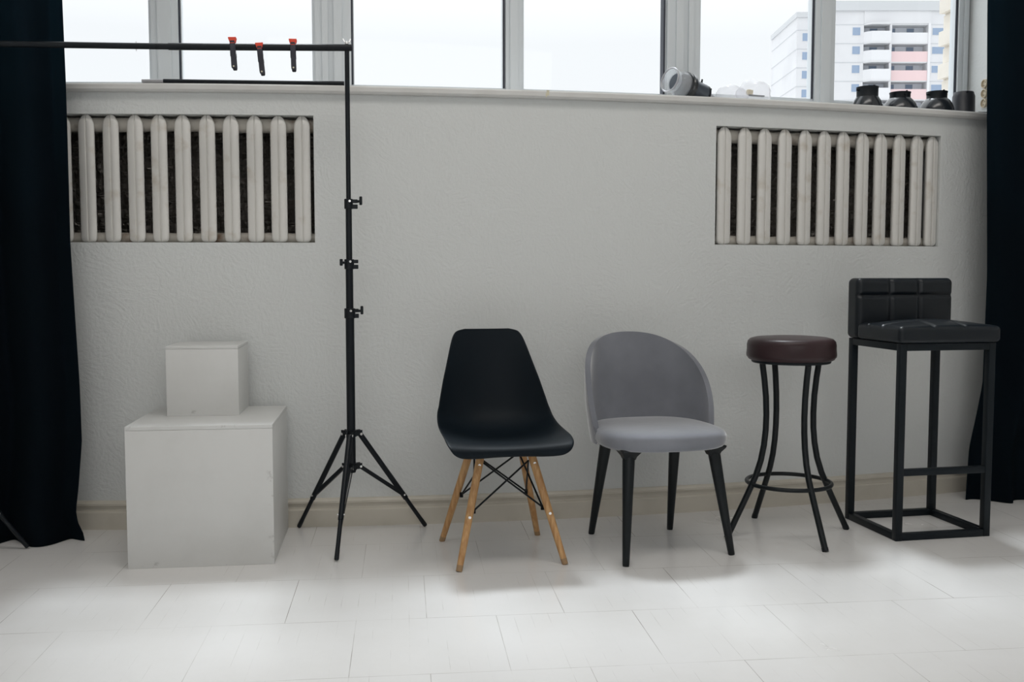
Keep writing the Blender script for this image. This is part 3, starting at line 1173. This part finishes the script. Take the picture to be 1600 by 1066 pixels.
def bar_stool():
    root = thing('bar_stool', 'tall black bar stool with tufted low back and square metal frame', 'bar stool', (1.4017, -.5709, 0), .0359)
    w_, d_, h_, t = .408, .3746, .762, .028

    def bar(nm, lo, hi):
        MB().box(lo, hi).bevel(.002, 2).build(nm, M['frame'], root)
    for x in (0, w_ - t):
        for y in (0, d_ - t):
            bar('leg', (x, y, 0), (x + t, y + t, h_))
    for z in (0, h_ - t):
        nm = 'base_rail' if z == 0 else 'seat_rail'
        bar(nm, (t, .0005, z + .0005), (w_ - t, t - .0005, z + t - .0005))
        bar(nm, (t, d_ - t + .0005, z + .0005), (w_ - t, d_ - .0005, z + t - .0005))
        bar(nm, (.0005, t, z + .0005), (t - .0005, d_ - t, z + t - .0005))
        bar(nm, (w_ - t + .0005, t, z + .0005), (w_ - .0005, d_ - t, z + t - .0005))
    bar('footrest', (t, .002, .252), (w_ - t, t - .002, .278))
    gx = [w_ * .325, w_ * .645]
    gy = [.115, .215]
    cushion((-.013, -.016, h_ + .001), (w_ + .013, d_ - .080, h_ + .066), .018, (gx, gy), 2, 1, n=(64, 56, 14), gd=.006, puff=.021).build('seat', M['leather'], root, angle=180)
    cushion((-.013, d_ - .086, h_ + .001), (w_ + .013, d_ + .004, h_ + .248), .022, (gx, [h_ + .178]), 1, -1, n=(64, 20, 48), gd=.011, gw=.007, puff=.008).build('backrest', M['leather'], root, angle=180)
    return root


bar_stool()

# ------------------------------------------------------------------ things on the sill
S0 = SILL


def strobe():
    p = Vector(W(.772, .085, S0))
    root = thing('studio_lamp_head', 'black studio lamp head with clear glass front lying on the sill', 'studio lamp', p)
    d = Vector((-.88, -.40, .20)).normalized()
    c = p + Vector((0, 0, .060))
    A = along(c, d)
    MB().lathe([(.0, -.026), (.044, -.026), (.058, -.020), (.0595, -.004), (.056, .0), (.0595, .004), (.0595, .013), (.052, .016), (.0, .016)], 40, A).build('collar_ring', M['reflector'], root, world=True)
    MB().lathe([(.0, -.110), (.036, -.110), (.041, -.104), (.042, -.060), (.046, -.027), (.0, -.027)], 36, A).build('body', M['greyplastic'], root, world=True)
    MB().lathe([(.0, -.124), (.034, -.124), (.0395, -.118), (.0395, -.108), (.0, -.108)], 32, A).build('rear_band', M['plastic'], root, world=True)
    e = A @ Vector((0, 0, -.122))
    q = Vector((e.x + .052, e.y + .012, S0 + .014))
    MB().tube([e, e.lerp(q, .2), q], [.024, .018, .0125], 18).build('mounting_tube', M['rodsilver'], root, world=True)
    up = A @ Vector((0, 0, -.100))
    for k, (o, L) in enumerate(((0, .022), (-.055, .014))):
        b = A @ Vector((0, 0, -.095 + o)) + Vector((0, 0, .037 if k == 0 else .022))
        MB().tube([b, b + Vector((.004, -.002, L))], [.0055, .0035], 12).build('knob', M['plastic'], root, world=True)
    MB().lathe([(.0555, .014), (.054, .030), (.047, .047), (.040, .056), (.0385, .062)], 40, A, caps=False).build('glass_cone', M['clear'], root, world=True, solid=.002)
    MB().lathe([(.0385, .060), (.0455, .066), (.0505, .078), (.0515, .092)], 40, A, caps=False).build('glass_dish', M['clear'], root, world=True, solid=.003)
    MB().tube([A @ Vector((.0515 * math.cos(2 * PI * k / 48), .0515 * math.sin(2 * PI * k / 48), .092)) for k in range(48)], .0034, 10, closed=True).build('dish_rim', M['rodsilver'], root, world=True)
    MB().lathe([(.0, .058), (.034, .058), (.036, .061), (.0, .064)], 32, A).build('socket_plate', M['greyplastic'], root, world=True)
    return root


strobe()


def film_bag():
    p = Vector(W(1.052, .115, S0))
    m = MB()
    for (cx, cy, cz, rx, ry, rz, sd) in ((-.052, .0, .036, .068, .055, .046, 1), (.047, -.006, .047, .074, .060, .060, 4)):
        V = bmesh.ops.create_icosphere(m.bm, subdivisions=4, radius=1.0)['verts']
        for v in V:
            q = v.co.copy()
            k = 1 + .20 * noise.noise(q * 1.6 + Vector((sd, 0, 0))) + .08 * noise.noise(q * 4.5 + Vector((0, sd, 0)))
            z = cz + q.z * rz * k
            v.co = Vector((cx + q.x * rx * k, cy + q.y * ry * k, max(z, .0015)))
    o = m.build('plastic_bag', M['film'], None, angle=180)
    o.location = p
    tag(o, 'crumpled clear plastic bag lying on the sill beside the studio lamp head', 'plastic bag')
    b = MB().box((-.013, -.009, 0), (.013, .009, .022)).bevel(.002, 1).build('foam_block', M['beige'])
    b.location = p + Vector((.030, -.004, .041))
    b.rotation_euler = (0, .12, .2)
    tag(b, 'small beige foam block inside the clear plastic bag', 'foam block')
    s = MB().box((-.037, -.006, 0), (.037, .006, .006)).bevel(.001, 1).build('metal_strip', M['plastic'])
    s.location = p + Vector((.060, -.012, .034))
    s.rotation_euler = (0, .02, .1)
    tag(s, 'thin dark strip inside the clear plastic bag', 'strip')


film_bag()


def reflector(label, x, off, kind):
    root = thing('lamp_reflector', label, 'lamp reflector', W(x, off, S0), 0, 'black lamp reflectors on the sill')
    if kind == 'deep':
        dome = [(.067, 0), (.068, .006), (.066, .022), (.060, .040), (.051, .055), (.0495, .058)]
        col = [(.0495, .056), (.0475, .060), (.0475, .098), (.0495, .101), (.0495, .104), (.0, .104)]
        pin = (-.058, .088)
    elif kind == 'bowl':
        dome = [(.078, 0), (.079, .004), (.076, .020), (.068, .038), (.056, .054), (.048, .062)]
        col = [(.048, .060), (.0455, .063), (.0455, .083), (.0475, .086), (.0475, .090), (.0, .090)]
        pin = (0.0, .072)
    else:
        dome = [(.077, 0), (.078, .005), (.076, .024), (.069, .044), (.057, .062), (.048, .070)]
        col = [(.048, .068), (.0455, .072), (.0455, .096), (.0475, .099), (.0475, .104), (.0, .104)]
        pin = (-.058, .088)
    tl = Matrix.Translation(root.location) @ Matrix.Rotation(-.05 if kind != 'bowl' else 0, 4, 'Y')
    MB().lathe(dome, 48, Matrix()).build('dome', M['reflector'], root, solid=.0018)
    MB().lathe(col, 40, Matrix(), caps=False).build('collar', M['plastic'], root)
    a, z = pin
    y = -math.sqrt(max(0, .047 ** 2 - min(abs(a), .046) ** 2))
    MB().cyl((a * .8, y * .9, z), (a * 1.02 if a else 0, y * 1.16 - .002, z), .0042, seg=12).build('locking_pin', M['plastic'], root)
    MB().cyl((.012, -.036, col[-2][1] - .004), (.012, -.036, col[-2][1] + .005), .004, seg=12).build('locking_pin', M['plastic'], root)
    return root


reflector('tallest-necked black lamp reflector on the sill, nearest the window mullion', 1.676, .105, 'deep')
reflector('squat black bowl reflector standing between two other reflectors on the sill', 1.853, .105, 'bowl')
reflector('wide black dome reflector on the sill touching the cylindrical snoot', 2.056, .100, 'dome')


def snoot():
    root = thing('lamp_snoot', 'cylindrical grey-black snoot on the sill beside the dome reflector', 'snoot', W(2.193, .075, S0))
    MB().lathe([(.051, 0), (.0525, .002), (.0525, .006), (.051, .008), (.0495, .086), (.046, .096), (.044, .104), (.043, .106), (.0, .106)], 40, caps=False).build('tube', M['snoot'], root)
    MB().tube([(.0515 * math.cos(2 * PI * k / 48), .0515 * math.sin(2 * PI * k / 48), .006) for k in range(48)], .002, 8, closed=True).build('rim', M['snoot'], root)
    MB().cyl((-.012, -.040, .099), (-.012, -.048, .101), .0035, seg=12).build('locking_pin', M['plastic'], root)


snoot()
tag(MB().box((-.034, -.02, 0), (.034, .02, .016)).bevel(.003, 2).build('black_case', M['plastic']), 'small flat black case on the sill below the sockets', 'case').location = W(2.292, .055, S0)

# triple socket on the reveal at the end of the sill
sock = thing('wall_socket', 'cream triple socket on the window reveal by the black curtain', 'socket', W(WX1, .102, S0 + .115))
MB().box((-.004, -.026, -.072), (0, .026, .072)).bevel(.0015, 1).build('back_plate', M['sill'], sock)
for k in range(3):
    A = along((0.0, 0, (1 - k) * .0455), (-1, 0, 0))
    f = MB().lathe([(.0, .003), (.0215, .003), (.0215, .012), (.0195, .0135), (.0175, .0135), (.0165, .006), (.0, .006)], 32, A, caps=False).build('socket_face', M['cream'], sock)
    for s in (-1, 1):
        MB().cyl(A @ Vector((s * .007 * .7, s * .007, .0055)), A @ Vector((s * .007 * .7, s * .007, .0068)), .0026, seg=12).build('pin_hole', M['hole'], f)

# rod lying along the sill, tape on its edge
rod = thing('sill_rod', 'long thin black rod with silver end lying along the window sill', 'rod', (-1.06, .042, S0))
ra, rb = Vector((-1.452, .078, S0 + .0095)), Vector((-.672, .006, S0 + .0095))
MB().tube([ra.lerp(rb, .105), rb], .0092, 16).build('tube', M['stand'], rod, world=True)
MB().tube([ra, ra.lerp(rb, .11)], .0078, 16).build('end_tube', M['rodsilver'], rod, world=True)
tp = MB()
tp.box((.1385, -.0305, SILL - .020), (.1485, -.0285, SILL + .001), lambda p: W(*p))
tp.box((.1385, -.0305, SILL - .0005), (.1485, -.010, SILL + .001), lambda p: W(*p))
tp.box((.1345, -.0302, SILL - .026), (.1395, -.0287, SILL - .010), lambda p: W(*p))
tag(tp.build('tape_strip', M['tape'], smooth=False), 'small yellowed strip of tape stuck on the sill edge', 'tape')

# ------------------------------------------------------------------ outside: brick return, apartment block, ground
br = MB()
for k in range(-6, 44):
    z0 = 1.50 + k * .0865 * .5
    pass
for k in range(0, 26):
    z0 = 1.55 + k * .0865
    x0 = 2.478 + (.022 if k % 2 else 0) + random.uniform(-.006, .006)
    br.box((x0, .66, z0), (2.75, .95, z0 + .076))
    br.box((2.508, .67, z0 - .011), (2.75, .95, z0))
struct(br.build('wall_outside', M['brick'], smooth=False))

bld = thing('apartment_building', 'pale panel apartment block with pink balconies beyond the window', 'building', (23.2241 + .98725 * 50, 144.0475 - .15917 * 50, -14), -YAW)
GZ = 14.0
PITCHZ = 2.75


def bbox(nm, mt, lo, hi, parent=None):
    return MB().box((lo[0], lo[1], lo[2] + GZ), (hi[0], hi[1], hi[2] + GZ)).build(nm, mt, parent or bld, smooth=False)


lw = bbox('wall', M['facade'], (-7.71, 0, -14), (-2.4, 14.5, 38.8))
bbox('cornice', M['cornice'], (-7.85, -.15, 38.8), (-2.4, 14.6, 39.56))
mw = bbox('wall', M['facade'], (-2.4, -.6, -14), (2.0, 14, 39.6))
mw2 = bbox('wall', M['facade'], (11.9, -.6, -14), (24, 14, 39.6))
bbox('wall', M['bhaze'], (2.0, 1.2, -14), (11.9, 14, 37.75))
bbox('wall', M['facade'], (2.0, -.7, 37.75), (11.9, 14, 39.6))
bbox('cornice', M['cornice'], (-2.6, -.85, 39.6), (24, 14, 41.0))
for k in range(7):
    s = bbox('panel_joint', M['seam'], (-7.74, -.03, 36.90 - PITCHZ * k), (-2.4, 14.4, 37.0 - PITCHZ * k))
    bbox('panel_joint', M['seam'], (-2.4, -.63, 37.55 - PITCHZ * k), (2.0, 0, 37.65 - PITCHZ * k))
    bbox('panel_joint', M['seam'], (11.9, -.63, 37.55 - PITCHZ * k), (24, 0, 37.65 - PITCHZ * k))
for x in (5.76, 11.5):
    bbox('dividing_fin', M['bwhite'], (x, -.75, -14), (x + .36, 1.3, 37.8))


def bwin(xc, yf, zc, w_, h_):
    o = bbox('window', M['bwhite'], (xc - w_ / 2 - .06, yf - .03, zc - h_ / 2 - .06), (xc + w_ / 2 + .06, yf + .02, zc + h_ / 2 + .06))
    bbox('pane', M['bglass'], (xc - w_ / 2, yf - .06, zc - h_ / 2), (xc + w_ / 2, yf - .02, zc + h_ / 2), o)


for k in range(6):
    dz = -PITCHZ * k
    bwin(-6.30, 0, 35.93 + dz, 1.15, 1.12)
    bwin(.90, -.6, 36.62 + dz, 1.12, 1.12)
    bwin(4.05, 1.2, 36.95 + dz, 1.1, .95)
    bwin(6.75, 1.2, 36.95 + dz, 1.05, .95)
    bwin(9.55, 1.2, 36.95 + dz, 1.05, .95)
    bwin(13.1, -.6, 36.60 + dz, 1.9, 1.0)
    bbox('balcony_slab', M['facade'], (2.0, -.6, 37.55 + dz), (11.9, 1.3, 37.75 + dz))
    m = MB()
    m.loft([[(x, y, z + GZ) for x, y in ((2.0, -.6), (2.9, -1.5), (5.76, -1.5), (5.76, 0.2), (2.0, 0.2))] for z in (37.50 + dz, 37.72 + dz)])
    m.build('balcony_slab', M['facade'], bld, smooth=False)
    m = MB()
    for (xa, ya), (xb, yb) in (((2.0, -.6), (2.9, -1.5)), ((2.9, -1.5), (5.76, -1.5))):
        m.loft([[(x, y, z + GZ) for x, y in ((xa, ya), (xb, yb), (xb + .05, yb + .12), (xa + .05, ya + .12))] for z in (34.95 + dz, 36.50 + dz)])
    m.build('balcony_panel', M['bwhite'], bld, smooth=False)
    p = bbox('balcony_panel', M['bwhite'] if k == 0 else M['bpink'], (6.12, -.62, 34.95 + dz), (11.5, -.5, 36.45 + dz))
    if k > 0:
        p['label'] = 'pink balcony panel'
g = MB()
g.grid(lambda u, v: (-300 + 600 * u, 12 + 400 * v, -14), 1, 1)
struct(g.build('ground_outside', M['ground'], smooth=False))
